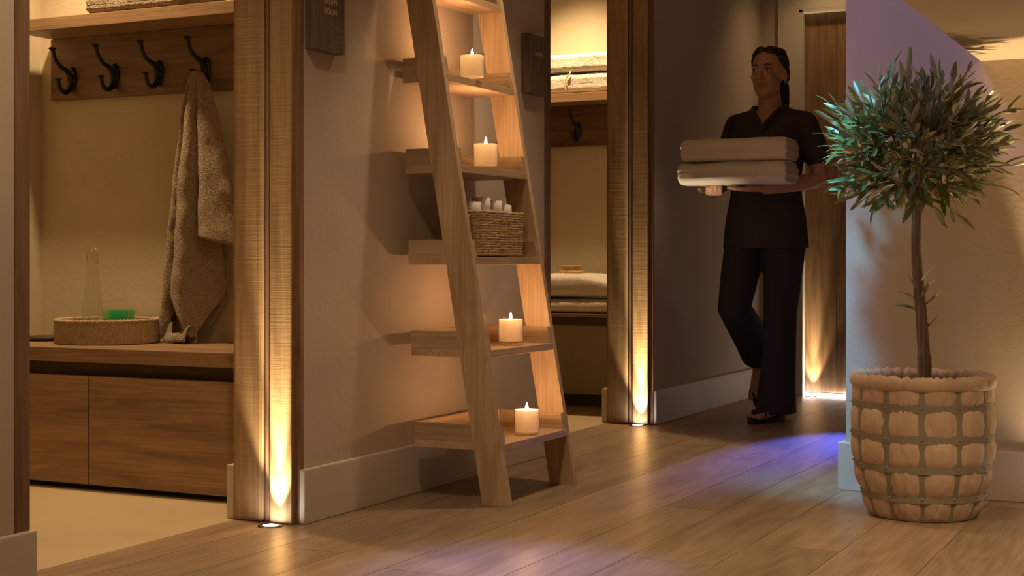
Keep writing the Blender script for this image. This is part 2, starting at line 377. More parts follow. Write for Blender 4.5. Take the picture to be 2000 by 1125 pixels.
# skirting boards
def skirt(nm, *a): return st(box(nm, M['paint'], *a, bevel=.004, origin=(a[0], a[2], 0)))
skirt('baseboard_near', 0, .018, -1.2, 2.342, 0, .150)
skirt('baseboard_left', 0, .018, 3.335, 4.925, 0, .150)
skirt('baseboard_far', 0, .018, 6.040, 7.665, 0, .150)
skirt('baseboard_right', 1.168, 3.2, 4.582, 4.60, 0, .150)
skirt('baseboard_return', 1.168, 1.19, 4.60, 4.76, 0, .150)
skirt('baseboard_steam_room', -.240, -.205, 3.330, 3.533, 0, .150)
skirt('baseboard_sauna_room', -.240, -.205, 6.035, 6.68, 0, .150)
# timber door frames: two rough posts with a sliding-door slot between, per opening
trim_n = [0]
def trim(m_, *a, bevel=.004):
    trim_n[0] += 1
    return st(box('trim_%d' % trim_n[0], m_, *a, bevel=bevel, origin=(a[0], a[2], 0)))
for jb, ny0, ny1 in ((JB1, 2.293, 2.337), (JB2, 4.915, 4.968)):
    trim(M['post'], -.212, -.113, jb, jb+.034, 0, 2.12, bevel=.010)       # inner post
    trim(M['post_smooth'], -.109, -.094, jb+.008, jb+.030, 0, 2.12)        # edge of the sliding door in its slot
    trim(M['post'], -.088, -.015, jb, jb+.034, 0, 2.12)                    # outer post, washed by the uplight
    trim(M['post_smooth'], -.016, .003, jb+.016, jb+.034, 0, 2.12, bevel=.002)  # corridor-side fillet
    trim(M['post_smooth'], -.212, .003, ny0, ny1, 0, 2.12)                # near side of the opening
    trim(M['post'], -.212, .003, ny1, jb+.034, 2.08, 2.12)                # head
# door at the end of the corridor
dr = st(empty('door_1', (.22, 7.72, 0)))
box('door_panel', M['door'], .232, .398, 7.715, 7.755, .018, 2.045, dr, .002)
box('door_panel', M['door'], .4015, 1.045, 7.715, 7.755, .018, 2.045, dr, .002)
box('door_backing', M['gap'], .225, 1.05, 7.757, 7.77, .0, 2.05, dr)
ar = st(empty('trim_door', (.1, 7.67, 0)))
MB().prism([(.097, 0), (.213, 0), (.213, 2.045), (.097, 2.16)], 'Y', 7.658, 7.68).build('architrave', M['paint'], ar, bevel=.002)
MB().prism([(.213, 2.045), (1.06, 2.045), (1.17, 2.16), (.097, 2.16)], 'Y', 7.658, 7.68).build('architrave', M['paint'], ar, bevel=.002)
MB().prism([(1.06, 0), (1.17, 0), (1.17, 2.16), (1.06, 2.045)], 'Y', 7.658, 7.68).build('architrave', M['paint'], ar, bevel=.002)
box('reveal', M['paint'], .213, .231, 7.658, 7.715, 0, 2.045, ar)
box('reveal', M['paint'], .213, 1.06, 7.658, 7.715, 2.030, 2.045, ar)

# ------------------------------------------------------------------ lamps of the place
led = box('led_strip', M['led'], .232, 1.045, 7.690, 7.714, 0, .014, origin=(.6, 7.70, 0))
props(led, 'bright white light strip along the floor under the oak door', 'light strip')
for (x, y, e, e2, cn, ty, lab) in ((-.058, 3.283, 17, 120, 52, .045, 'recessed floor uplight in front of the timber post by the steam room sign'),
                       (-.050, 5.984, 17, 120, 52, .045, 'recessed floor uplight in front of the timber post of the sauna doorway'),
                       (.272, 7.672, 10, 40, 50, .06, 'recessed floor uplight in front of the oak door'),
                       (1.900, 4.500, 48, 7, 34, .0, 'recessed floor uplight under the low soffit beside the planter')):
    u = empty('floor_uplight', (x, y, 0), lab, 'floor light', 'floor uplights')
    n = 28; prof = [(.020, .0005), (.022, .003), (.033, .003), (.036, .0)]
    MB().lathe(prof, (x, y, 0), n, False).build('rim', M['ring'], u, smooth=True)
    MB().lathe([(.001, .0022), (.020, .0022), (.0201, .0)], (x, y, 0), n, False).build('lens', M['lens'], u, smooth=False)
    lamp('SPOT', 'uplight_beam', (x+.003, y+(.012 if ty else 0), .008), e, (1, .78, .48) if ty else (1, .66, .34), (x+.003, y+ty, 1.0), .006, cn, .7 if ty else .4, u)
    lamp('SPOT', 'uplight_core' if ty else 'uplight_spill', (x+.003, y+(.012 if ty else 0), .008), e2, (1, .78, .48) if ty else (1, .66, .34), (x+.003, y+ty*.7, 1.0), .006, 20 if ty else 115, 1.0, u)
for (l, e, c, t, cn, bl, lab) in DOWN:
    d = empty('ceiling_downlight', l, lab, 'downlight', 'recessed ceiling downlights')
    MB().lathe([(.030, -.001), (.032, -.006), (.044, -.006), (.046, 0)], l, 24, False).build('rim', M['steel'], d, smooth=True)
    MB().lathe([(.001, -.003), (.030, -.003)], l, 24, False).build('lens', M['lens_dim'], d)
# blue floor-level light round the corner of the corridor
bl_ = empty('blue_floor_spot', (.90, 7.42, 0), 'small black floor spotlight with blue beam round the corridor corner', 'spotlight')
MB().lathe([(.05, 0), (.05, .012), (.008, .014), (.008, .52)], (.90, 7.42, 0), 20).build('base', M['iron'], bl_, smooth=True)
MB().cap((.90, 7.44, .535), .032, (.90, 7.37, .515), .036).build('head', M['iron'], bl_, smooth=True)
lamp('SPOT', 'blue_beam', (.90, 7.31, .50), 380, (.10, .14, 1.0), (.79, 5.5, 0), .02, 16, 1.0, bl_)

# ------------------------------------------------------------------ ladder shelf
lad = empty('ladder_shelf', (.2, 4.08, 0), 'pale oak leaning ladder shelf holding candles and a basket', 'shelf')
HT = 1.86
def stile(y0, y1):
    k = .1715
    pts = [(.303, 0), (.392, 0), (.392-k*HT, HT), (max(.001, .303-k*HT), HT), (.001, (.303-.001)/k)]
    return MB().prism(pts, 'Y', y0, y1).build('side_rail', M['ladder'], lad, bevel=.0015)
stile(3.833, 3.856); stile(4.306, 4.329)
for k in range(6):
    zt = .179+.2748*k; xb = .060-.0102*k; xf = .392-.1715*(zt-.011)
    y0, y1 = 3.856, 4.306
    tr = box('shelf_board', M['ladder_y'], xb, xf, y0, y1, zt-.022, zt, lad, .0012)
    zs = zt+.053; xs = xf-.1715*.03-.006
    for ya, yb in ((y0, y0+.018), (y1-.018, y1)):
        MB().prism([(xb, zt), (xf-.004, zt), (xf-.004-.1715*.053, zs), (xb, zs)], 'Y', ya, yb).build('shelf_side', M['ladder_x'], lad, bevel=.001)
    box('shelf_back', M['ladder_y'], xb, xb+.018, y0+.018, y1-.018, zt, zs, lad, .001)
# candles
def make_candle(c, label):
    x, y, z = c
    o = empty('candle', c, label, 'candle', 'lit candles in glass cups on the ladder shelf')
    MB().lathe([(.0005, .0015), (.0375, .0015), (.0395, .004), (.0395, .086), (.0378, .0865), (.0375, .085), (.0372, .012), (.0005, .010)], c, 40, False).build('glass_cup', M['clear'], o, smooth=True)
    MB().lathe([(.0005, .0115), (.036, .0115), (.0368, .014), (.0368, .077), (.0355, .0788), (.0335, .0780), (.0318, .068), (.028, .0655), (.0005, .0650)], c, 40, False).build('wax', M['wax'], o, smooth=True)
    MB().tube([(x, y, z+.064), (x, y, z+.072), (x+.001, y, z+.078)], .0011, 6).build('wick', M['wick'], o)
    MB().lathe([(.0003, .075), (.0032, .078), (.0045, .083), (.0036, .090), (.0017, .096), (.0003, .101)], c, 12, False).build('flame', M['flame'], o, smooth=True)
    lamp('POINT', 'candle_light', (x, y, z+.086), 2.9, (1, .50, .22), None, .006, parent=o)
make_candle((.320, 4.100, .179), 'lit candle in glass cup on the lowest ladder shelf')
make_candle((.262, 4.105, .457), 'lit candle in glass cup on the ladder shelf just below the basket')
make_candle((.185, 4.085, 1.0034), 'lit candle in glass cup on the ladder shelf just above the basket')
make_candle((.150, 4.060, 1.2782), 'lit candle in glass cup beside the sauna sign, second shelf above the basket')

# seagrass basket with rolled towels
bk = empty('seagrass_basket', (.179, 4.10, .734), 'square woven seagrass basket on the middle ladder shelf', 'basket')
def rrect(cx, cy, hx, hy, r, n):
    """points and normals round a rounded rectangle, by arc length"""
    segs = [(hy-r)*2, PI/2*r, (hx-r)*2, PI/2*r]*2; tot = sum(segs); out = []
    for i in range(n):
        d = tot*i/n; k = 0
        while d > segs[k]: d -= segs[k]; k += 1
        q = k//2; a0 = q*PI/2
        if k % 2 == 0:
            L = segs[k]; ex, ey = (hx, -(hy-r)) if q % 2 == 0 else (hy, -(hx-r))
            px, py = (hx, -(hy-r)+d) if q % 2 == 0 else (hy, -(hx-r)+d)
            nx, ny = 1, 0
        else:
            an = d/r; ex, ey = (hx-r, hy-r) if q % 2 == 0 else (hy-r, hx-r)
            px, py = ex+r*math.cos(an), ey+r*math.sin(an); nx, ny = math.cos(an), math.sin(an)
        c, s_ = math.cos(a0), math.sin(a0)
        out.append((cx+c*px-s_*py, cy+s_*px+c*py, c*nx-s_*ny, s_*nx+c*ny))
    return out
def basket_rows(cx, cy, z0, hgt, hx, hy, r, rows, per, taper=.0, amp=.0025):
    """horizontal twisted strands stacked in rows: one tube with lumps per row"""
    m_ = MB(); rh = hgt/rows
    for i in range(rows):
        t = i/(rows-1); g = 1-taper*(1-t); zc = z0+rh*(i+.5); rings = []
        pts = rrect(cx, cy, hx*g, hy*g, r*g, per*6); jit = random.random()*6
        for j, (px, py, nx, ny) in enumerate(pts):
            ph = 2*PI*j/6+(PI if i % 2 else 0)
            off = .0012*math.sin(ph)+.0015*nz((px*30, py*30, i*.7)); rr = rh*.56*(1+.22*math.cos(ph+.8))
            ring = []
            for k in range(6):
                a = 2*PI*k/6+.35*math.sin(ph)
                ring.append((px+nx*(off+rr*.8*math.cos(a)), py+ny*(off+rr*.8*math.cos(a)), zc+rr*math.sin(a)+.0008*math.sin(j*.13+jit)))
            rings.append(ring)
        rings.append(rings[0]); m_.loft(rings, False)
    return m_
basket_rows(.179, 4.103, .735, .136, .060, .150, .022, 17, 86, .03).build('woven_wall', M['basket'], bk, smooth=True)
MB().prism([(p[0], p[1]) for p in rrect(.179, 4.103, .055, .143, .02, 40)], 'Z', .7342, .742).build('basket_base', M['basket'], bk)
MB().tube(spline([(.200, 3.950, .857), (.200, 3.936, .850), (.202, 3.928, .815), (.204, 3.936, .785), (.204, 3.950, .778)], 16), .004, 8).build('handle', M['basket'], bk, smooth=True)
# rolled face cloths standing in the basket
def rolled(c, r, h, tilt, label):
    x, y, z = c; m_ = MB(); n = 44; turns = 2.6; rings = []
    for zi in range(7):
        t = zi/6; zz = z+h*t; ring = []
        for j in range(n):
            a = turns*2*PI*j/(n-1); rr = r*(.28+.72*j/(n-1))*(1-.03*math.cos(PI*t*2)); k = .0035*nz((x*50+math.cos(a), y*50+math.sin(a), zz*22))
            ring.append((x+tilt[0]*t+(rr+k)*math.cos(a), y+tilt[1]*t+(rr+k)*math.sin(a), zz+(.004*nz((a, x*9, y*9)) if zi == 6 else 0)))
        rings.append(ring)
    m_.loft(rings, False, False)
    o = m_.build('rolled_towel', M['towel_white'], origin=c, smooth=True)
    so = o.modifiers.new('thick', 'SOLIDIFY'); so.thickness = .007; so.offset = -1
    return props(o, label, 'towel', 'rolled white towels in the basket')
for (x, y, r, h, lab) in ((.180, 3.995, .036, .156, 'rolled white towel at the basket end next to its handle'),
                         (.178, 4.067, .036, .172, 'tallest rolled white towel in the seagrass basket'),
                         (.180, 4.139, .036, .165, 'rolled white towel beside the tallest one, away from the basket handle'),
                         (.181, 4.211, .035, .152, 'rolled white towel at the basket end away from its handle')):
    rolled((x, y, .7425), r, h, (0, 0), lab)

# ------------------------------------------------------------------ signs
def text_mesh(txt, size, extr=.0006):
    cu = bpy.data.curves.new('txt', 'FONT'); cu.body = txt; cu.size = size; cu.extrude = extr; cu.align_x = 'CENTER'; cu.space_character = 1.1
    o = bpy.data.objects.new('txt', cu); COL.objects.link(o); bpy.context.view_layer.update()
    me = bpy.data.meshes.new_from_object(o.evaluated_get(bpy.context.evaluated_depsgraph_get())); bpy.data.objects.remove(o); return me
def sign(y0, y1, z0, z1, lines, label):
    s_ = empty('door_sign', (0, (y0+y1)/2, z0), label, 'sign')
    box('board', M['sign'], 0, .032, y0, y1, z0, z1, s_, .0015)
    for txt, zz, size, yc in lines:
        me = text_mesh(txt, size); me.name = 'lettering'; me.materials.append(M['sign_ink'])
        o = bpy.data.objects.new('lettering', me); COL.objects.link(o); o.parent = s_
        o.matrix_basis = Matrix.Translation((.0322, yc-(y0+y1)/2, zz-z0)) @ Matrix(((0, 0, 1, 0), (1, 0, 0, 0), (0, 1, 0, 0), (0, 0, 0, 1))) @ Matrix.Diagonal((.86, 1, 1, 1))
    m_ = MB()                                  # faint leaf-tracery emblem in the lower corner
    cy, cz = y1-.005, z0+.006
    for a in range(6):
        an = R(92+a*16); L = .078-.004*abs(a-2)
        p = [(.0323, cy+math.cos(an+.25*t)*L*t, cz+math.sin(an+.25*t)*L*t) for t in (0, .25, .5, .75, 1)]
        p = [(q[0], min(q[1], y1-.002), q[2]) for q in p]; m_.tube(p, .0007, 5)
        for t in (.35, .55, .75, .95):
            bx, bz = cy+math.cos(an+.25*t)*L*t, cz+math.sin(an+.25*t)*L*t
            for sg in (-1, 1):
                a2 = an+sg*.8; ln = .012
                q = (.0323, min(bx+math.cos(a2)*ln, y1-.002), bz+math.sin(a2)*ln)
                m_.tube([(.0323, min(bx, y1-.002), bz), q], .0006, 5)
    m_.build('leaf_emblem', M['sign_faint'], s_)
sign(3.362, 3.513, 1.298, 1.512, [('STEAM', 1.430, .0235, 3.440), ('ROOM', 1.401, .0235, 3.440)], 'dark walnut door sign lettered steam room')
sign(4.722, 4.873, 1.318, 1.529, [('SAUNA', 1.455, .0215, 4.800)], 'dark walnut door sign lettered sauna')

# ------------------------------------------------------------------ steam room: bench, shelf, rack
be = empty('bench', (-.89, 3.77, 0), 'oak storage bench with two drawer fronts in the steam room', 'bench')
box('seat_slab', M['bench'], -1.569, -.207, 3.535, 3.999, .400, .445, be, .002)
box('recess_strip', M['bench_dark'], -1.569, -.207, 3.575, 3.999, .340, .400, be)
box('drawer_front', M['bench'], -1.569, -.9350, 3.540, 3.562, .018, .357, be, .0015)
box('drawer_front', M['bench'], -.9285, -.227, 3.540, 3.562, .018, .357, be, .0015)
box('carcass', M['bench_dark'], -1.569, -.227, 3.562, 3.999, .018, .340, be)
box('plinth', M['gap'], -1.569, -.227, 3.575, 3.995, 0, .018, be)
props(box('wall_shelf', M['bench'], -1.495, -.206, 3.800, 3.9995, 1.505, 1.547, bevel=.002, origin=(-.85, 3.9, 1.505)), 'oak wall shelf above the coat rack in the steam room', 'shelf')

def hook_parts(root, x, y, z, screws=True):
    """cast iron double coat hook, face towards -Y"""
    def P(n, zz): return (x, y-n, z+zz)
    hk = MB(); _t = hk.tube; hk.tube = lambda p, r, n: _t(p, [q*1.3 for q in r], n)
    hk.tube(spline([P(.004, -.028), P(.012, .0), P(.030, .022), (x, y-.060, z+.034), P(.086, .056), P(.096, .082), P(.100, .090)], 26), [.0085, .009, .009, .0088, .0085, .008, .0075, .007, .0068, .0066, .0064, .0062, .006, .006, .0058, .0056, .0055, .0055, .0054, .0054, .0053, .0053, .0053, .0055, .006, .007, .008], 10)
    hk.tube(spline([P(.006, -.012), P(.016, -.038), P(.036, -.054), P(.060, -.046), P(.071, -.020), P(.072, -.014)], 20), [.009, .009, .0088, .0085, .008, .0076, .0073, .007, .0067, .0064, .006, .0058, .0056, .0054, .0053, .0053, .0053, .0053, .0055, .0065, .008], 10)
    hk.ell(P(.101, .092), (.0135, .0135, .005)); hk.ell(P(.073, -.012), (.012, .012, .0048))
    pl = []                                            # shield shaped plate
    for i in range(20):
        t = 2*PI*i/20; pl.append((x+.019*math.cos(t)*(1-.25*max(0, -math.sin(t))), z-.005+.045*math.sin(t)))
    hk.prism(pl, 'Y', y-.007, y)
    o = hk.build('hook', M['iron'], root, smooth=True)
    if screws:
        for dx, dz in ((.011, .016), (.012, -.010), (-.011, .016)):
            MB().ell((x+dx, y-.008, z+dz), (.0035, .002, .0035), 10, 6).build('screw', M['screw'], o, smooth=True)
    return o
rk = empty('coat_rack', (-.86, 3.99, 1.29), 'dark oak coat rack with four black iron double hooks', 'coat rack')
box('board', M['rack'], -1.500, -.206, 3.974, 3.9995, 1.287, 1.504, rk, .0015)
for hx in (-1.397, -1.204, -1.010, -.812): hook_parts(rk, hx, 3.974, 1.362)

# folded towels
def folded(c, sx, sy, h, m_, name, label, group, seedv=0, layers=2, rz=0, amp=.004, puff=.0, ridges=False, fine=.0016):
    """soft folded towel: rounded block with rolled long edges and fold lines"""
    nx, na = 40, 40; rings = []; cx, cy, cz = c; rot = Matrix.Rotation(rz, 3, 'Z')
    for i in range(nx+1):
        t = i/nx*2-1; e = (1-abs(t)**9)**(1/9.) if abs(t) < 1 else 0; e = max(e, .62); ring = []
        for j in range(na):
            a = 2*PI*j/na; ca, sa = math.cos(a), math.sin(a)
            yy = math.copysign(abs(ca)**.42, ca); zz = math.copysign(abs(sa)**.55, sa)
            groove = 0
            if abs(ca) > .55: groove = .006*abs(math.cos(layers*PI/2*(zz+1)))**6*(-1)
            x_ = t*sx/2*(1-.02*zz*zz); y_ = yy*sy/2*(.94+.06*e)+(groove if yy > 0 else -groove); z_ = (zz*.5+.5)*h*(.9+.1*e)
            z_ += puff*(1-t*t)*(zz*.5+.5)
            pass
            p = Vector((x_, y_, z_)); q = p*9+Vector((seedv*3.1, 0, seedv))
            nn = noise.noise_vector(q)*amp*min(1, (z_/h)*3)+noise.noise_vector(p*120+Vector((seedv, 0, 0)))*fine
            p += nn; p.z = max(p.z, 0)
            ring.append(rot @ p+Vector((cx, cy, cz)))
        rings.append(ring)
    if ridges:                                    # fold ends show as stacked edges
        for side in (0, 1):
            base = rings[-1] if side else rings[0]; cen = sum((Vector(p) for p in base), Vector())/len(base); ax = rot @ Vector((1 if side else -1, 0, 0)); extra = []
            for k_ in (.86, .68, .48, .28, .10):
                extra.append([cen+(Vector(p)-cen)*k_+ax*(.010*(1-k_)+.009*math.sin(((cen+(Vector(p)-cen)*k_).z-cz)/h*2*PI*(layers+1.5))*min(1, (1-k_)*5)) for p in base])
            rings = rings+extra if side else extra[::-1]+rings
    mb = MB().loft(rings); o = mb.build(name, m_, origin=c, smooth=True)
    return props(o, label, 'towel', group)
folded((-.985, 3.900, 1.547), .40, .19, .062, M['towel_brown'], 'folded_towel', 'folded taupe towel lying on the oak shelf above the coat rack', 'folded taupe towels on the shelf', 1, fine=.003)
folded((-.975, 3.900, 1.609), .39, .19, .062, M['towel_brown'], 'folded_towel', 'upper folded taupe towel stacked on the other above the coat rack', 'folded taupe towels on the shelf', 2, fine=.003)

# hanging towel: soft folds gathered at the hook
def hanging_towel():
    root = empty('hanging_towel', (-.80, 3.90, .447), 'taupe terry towel hanging in folds from the fourth hook', 'towel')
    zt, zb = 1.350, .447
    G = (-.800, 3.905)
    def sheet(name, path_top, path_mid, path_bot, hem, nu=70, nv=90, th=.009):
        """three hand-laid plan curves (top, middle, bottom), blended by height; hem(u) gives the lower edge"""
        a = spline([(p[0], p[1], 0) for p in path_top], nu); b_ = spline([(p[0], p[1], 0) for p in path_mid], nu); c_ = spline([(p[0], p[1], 0) for p in path_bot], nu)
        rows = []
        for i in range(nv+1):
            row = []
            for j in range(nu+1):
                u = j/nu; hz, tz = hem(u); z = tz+(hz-tz)*i/nv; t = (zt-z)/(zt-zb); t = max(0, min(1, t))
                if t < .4:
                    s = t/.4; s = s**.62; g0 = Vector((G[0], G[1]-.002, 0)); p = (g0+(a[j]-g0)*.35).lerp(b_[j], s)
                else: s = (t-.4)/.6; p = b_[j].lerp(c_[j], s)
                q = Vector((p.x, p.y, z)); q += noise.noise_vector(q*14)*.005*min(1, t*3)+noise.noise_vector(q*140)*.0022
                q.y = min(q.y, 3.967)
                if i == 0: q.z -= .006+.010*abs(u-.5)
                row.append(q)
            rows.append(row)
        o = MB().loft(rows, False, False).build(name, M['towel_brown'], root, smooth=True)
        s_ = o.modifiers.new('thick', 'SOLIDIFY'); s_.thickness = th; s_.offset = 0
        return o
    G = (-.800, 3.905)
    # long front half with three rolls
    sheet('front_fold',
          [(G[0]-.020, G[1]+.012), (G[0]-.022, G[1]-.012), (G[0]-.008, G[1]-.014), (G[0]-.004, G[1]-.002), (G[0]+.002, G[1]-.018), (G[0]+.018, G[1]-.016), (G[0]+.022, G[1]+.008), (G[0]+.026, G[1]+.018)],
          [(-.880, 3.950), (-.898, 3.925), (-.882, 3.898), (-.852, 3.918), (-.842, 3.872), (-.812, 3.862), (-.790, 3.900), (-.772, 3.935), (-.745, 3.945)],
          [(-.925, 3.950), (-.945, 3.910), (-.925, 3.870), (-.882, 3.905), (-.870, 3.850), (-.826, 3.838), (-.800, 3.885), (-.760, 3.930), (-.690, 3.945)],
          lambda u: (lerp_tab([(0, .52), (.12, .50), (.28, .455), (.36, .60), (.44, .63), (.55, .585), (.66, .50), (.74, .462), (.86, .53), (1, .62)], u), 1.350))
    # rear half of the towel, brushing the bench on the left
    sheet('rear_fold',
          [(G[0]-.018, G[1]+.020), (G[0], G[1]+.024), (G[0]+.022, G[1]+.020)],
          [(-.865, 3.955), (-.80, 3.962), (-.735, 3.958)],
          [(-.930, 3.940), (-.86, 3.925), (-.80, 3.960), (-.700, 3.960)],
          lambda u: (lerp_tab([(0, .470), (.3, .450), (.5, .452), (.75, .50), (1, .60)], u), 1.335), 40, 70)
    # shorter flap on the right, pulled over the front
    sheet('side_flap',
          [(G[0]+.010, G[1]-.014), (G[0]+.022, G[1]-.008), (G[0]+.026, G[1]+.014)],
          [(-.790, 3.905), (-.750, 3.880), (-.700, 3.915), (-.690, 3.945)],
          [(-.795, 3.900), (-.715, 3.835), (-.610, 3.890), (-.575, 3.945)],
          lambda u: (lerp_tab([(0, .80), (.25, .795), (.6, .775), (.85, .76), (1, .70)], u), 1.345), 46, 60)
    # corner of the towel resting on the bench
    m_ = MB(); rows = []
    for i in range(13):
        t = i/12; row = []
        for j in range(17):
            a = -.5+PI*1.15*j/16
            row.append(Vector((-.895+.105*t, 3.885-.02*t+.026*math.cos(a), .449+.022*max(0, math.sin(a))+.030*t*t*max(0, math.sin(a))))+noise.noise_vector(Vector((t*3, a, 0)))*.004)
        rows.append([Vector((p.x, p.y, max(p.z, .4485))) for p in row])
    m_.loft(rows, False, False)
    o = m_.build('corner_fold', M['towel_brown'], root, smooth=True); s_ = o.modifiers.new('thick', 'SOLIDIFY'); s_.thickness = .006; s_.offset = 1
hanging_towel()

# woven tray, bottle, tea-light glass, dark dish on the bench
TC = (-1.085, 3.800, .445)
tr = empty('woven_tray', TC, 'round woven rattan tray on the oak bench', 'tray')
def weave_wall(c, r, h, z0, n, rows):
    m_ = MB(); per = 4; ring_list = []
    for i in range(rows*3+1):
        t = i/(rows*3); ring = []
        for j in range(n*per):
            a = 2*PI*j/(n*per); ph = j/per*2*PI+i*.75; d = .0019*math.sin(ph)*(.4+.6*abs(math.sin(PI*i/3+.5)))+.0008*math.sin(i*2*PI/3)
            rr = r*(.985+.015*math.sin(PI*t))+d
            ring.append((c[0]+rr*math.cos(a), c[1]+rr*math.sin(a), c[2]+z0+h*t))
        ring_list.append(ring)
    return m_.loft(ring_list, False)
weave_wall(TC, .171, .073, .002, 110, 11).build('woven_side', M['rattan'], tr, smooth=True)
weave_wall(TC, .161, .018, .058, 100, 3).build('inner_side', M['rattan'], tr, smooth=True)
m_ = MB(); pts = []
for j in range(331):
    a = 2*PI*j/330; pts.append((TC[0]+(.167+.0022*math.sin(a*82))*math.cos(a), TC[1]+(.167+.0022*math.sin(a*82))*math.sin(a), TC[2]+.076+.0018*math.cos(a*82)))
m_.tube(pts, .0052, 8, False).build('rim', M['rattan'], tr, smooth=True)
m_ = MB()
for j in range(1, 13): m_.lathe([(.0129*j-.0066, .058), (.0129*j-.003, .0605), (.0129*j+.003, .0605), (.0129*j+.0066, .058)], TC, 64, False)
m_.lathe([(.0005, .060), (.008, .060)], TC, 24, False)
m_.build('woven_base', M['rattan'], tr, smooth=True)
ZB = .506
BC = (-1.140, 3.790, ZB)
bo = empty('swing_top_bottle', BC, 'clear glass swing-top water bottle standing on the woven tray', 'bottle')
MB().lathe([(.0005, .004), (.032, .0), (.0355, .004), (.0358, .02), (.033, .060), (.0265, .120), (.0195, .175), (.0172, .200), (.0168, .206), (.0195, .208), (.0195, .214), (.0170, .217), (.0170, .232),
            (.0150, .232), (.0150, .200), (.024, .120), (.0305, .060), (.033, .02), (.031, .012), (.0005, .010)], BC, 40, False).build('glass_body', M['bottle'], bo, smooth=True)
MB().lathe([(.0005, .230), (.0148, .230), (.0185, .234), (.0185, .240), (.013, .249), (.0005, .252)], BC, 24, False).build('stopper', M['clear'], bo, smooth=True)
x, y, z = BC
MB().tube(spline([(x-.0225, y, z+.196), (x-.0235, y-.002, z+.215), (x-.020, y-.002, z+.240), (x-.010, y, z+.2535), (x, y, z+.255), (x+.010, y, z+.2535), (x+.020, y-.002, z+.240), (x+.0235, y-.002, z+.215), (x+.0215, y, z+.205)], 36), .0013, 6).build('wire_bail', M['steel'], bo, smooth=True)
MB().lathe([(.0180, .203), (.0192, .2045), (.0180, .206)], BC, 24, False).build('neck_wire', M['steel'], bo, smooth=True)
GC = (-1.012, 3.772, ZB-.001)
gl = empty('tealight_holder', GC, 'green glass tealight holder with turquoise cup on the woven tray', 'candle holder')
MB().lathe([(.0005, 0), (.046, 0), (.0485, .003), (.0525, .052), (.050, .0525), (.030, .0525), (.029, .050), (.0275, .012), (.0005, .011)], GC, 48, False).build('glass_block', M['green'], gl, smooth=True)
MB().lathe([(.0005, .012), (.026, .0125), (.0282, .050), (.0268, .050), (.0245, .0145), (.0005, .0145)], GC, 40, False).build('inner_cup', M['cyan'], gl, smooth=True)
MB().lathe([(.0005, .0148), (.0240, .0148), (.0252, .034), (.0005, .033)], GC, 32, False).build('wax', M['cyan'], gl, smooth=True)
tg = box('label_block', M['label'], -1.093, -1.070, 3.722, 3.726, ZB-.0005, ZB+.016, bevel=.0005, origin=(-1.08, 3.724, ZB))
props(tg, 'tiny black square label card in front of the glass bottle', 'label')
box('print', M['label_ink'], -1.088, -1.076, 3.7213, 3.7221, ZB+.004, ZB+.011, tg)
MB().lathe([(.0005, 0), (.072, 0), (.080, .004), (.084, .014), (.080, .014), (.074, .006), (.0005, .005)], (-1.375, 3.83, .445), 48, False).build('flat_dish', M['slate'], None, (-1.375, 3.83, .445), True)
props(bpy.data.objects['flat_dish'], 'low dark round dish on the oak bench beside the woven tray', 'dish')

# ------------------------------------------------------------------ sauna room
b2 = empty('floating_bench', (-.9, 6.5, .43), 'wall-hung bench slab under the cream towels in the sauna room', 'bench')
box('seat_slab', M['bench'], -1.945, -.242, 6.255, 6.699, .455, .470, b2, .002)
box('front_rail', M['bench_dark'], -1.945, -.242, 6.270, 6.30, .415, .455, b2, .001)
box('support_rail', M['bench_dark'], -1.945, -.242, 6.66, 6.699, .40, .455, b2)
props(box('wall_shelf', M['bench'], -1.60, -.206, 6.500, 6.6995, 1.485, 1.527, bevel=.002, origin=(-.85, 6.6, 1.485)), 'oak wall shelf under bright towels in the sauna room', 'shelf')
rk2 = empty('coat_rack', (-.86, 6.69, 1.28), 'dark oak coat rack in the sauna room with one hook in view', 'coat rack')
box('board', M['rack'], -1.60, -.206, 6.674, 6.6995, 1.284, 1.484, rk2, .0015)
for hx in (-1.20, -.92, -.632, -.345): hook_parts(rk2, hx, 6.674, 1.362, False)
st(box('baseboard_sauna_back', M['bench_dark'], -1.95, -.242, 6.685, 6.70, 0, .055, origin=(-1, 6.69, 0)))
t1 = folded((-.62, 6.605, 1.527), .52, .185, .098, M['towel_cream'], 'folded_towel', 'lower folded towel of the bright stack on the sauna room shelf', 'folded towels on the sauna shelf', 3, layers=2, amp=.006, fine=.003)
t2 = folded((-.61, 6.605, 1.631), .52, .185, .092, M['towel_cream'], 'folded_towel', 'upper folded towel of the bright stack on the sauna room shelf', 'folded towels on the sauna shelf', 4, layers=2, amp=.006, fine=.003)
MB().tube(spline([(-.60, 6.512, 1.634), (-.603, 6.505, 1.622), (-.622, 6.503, 1.600), (-.628, 6.503, 1.565), (-.624, 6.506, 1.534)], 14), .0035, 6).build('hanging_loop', M['cord'], t1, smooth=True)
folded((-.55, 6.44, .470), .50, .34, .070, M['towel_cream'], 'folded_towel', 'lower folded cream towel on the sauna room bench', 'folded cream towels on the bench', 5, layers=1, amp=.006, fine=.0025)
folded((-.55, 6.44, .544), .50, .34, .088, M['towel_cream'], 'folded_towel', 'upper folded cream towel on the sauna room bench under the brush', 'folded cream towels on the bench', 6, layers=1, amp=.006, puff=.028, fine=.0025)
BR = (-.548, 6.40, .658)
br = empty('massage_brush', BR, 'small oval wooden massage brush on the cream towel stack', 'brush')
m_ = MB(); rings = []
for zz, s_ in ((-.004, .9), (-.001, 1.0), (.008, 1.0), (.011, .93)):
    rings.append([(BR[0]+.062*s_*math.cos(2*PI*j/32), BR[1]+.036*s_*math.sin(2*PI*j/32), BR[2]+zz) for j in range(32)])
m_.loft(rings).build('brush_back', M['brush'], br, smooth=False)
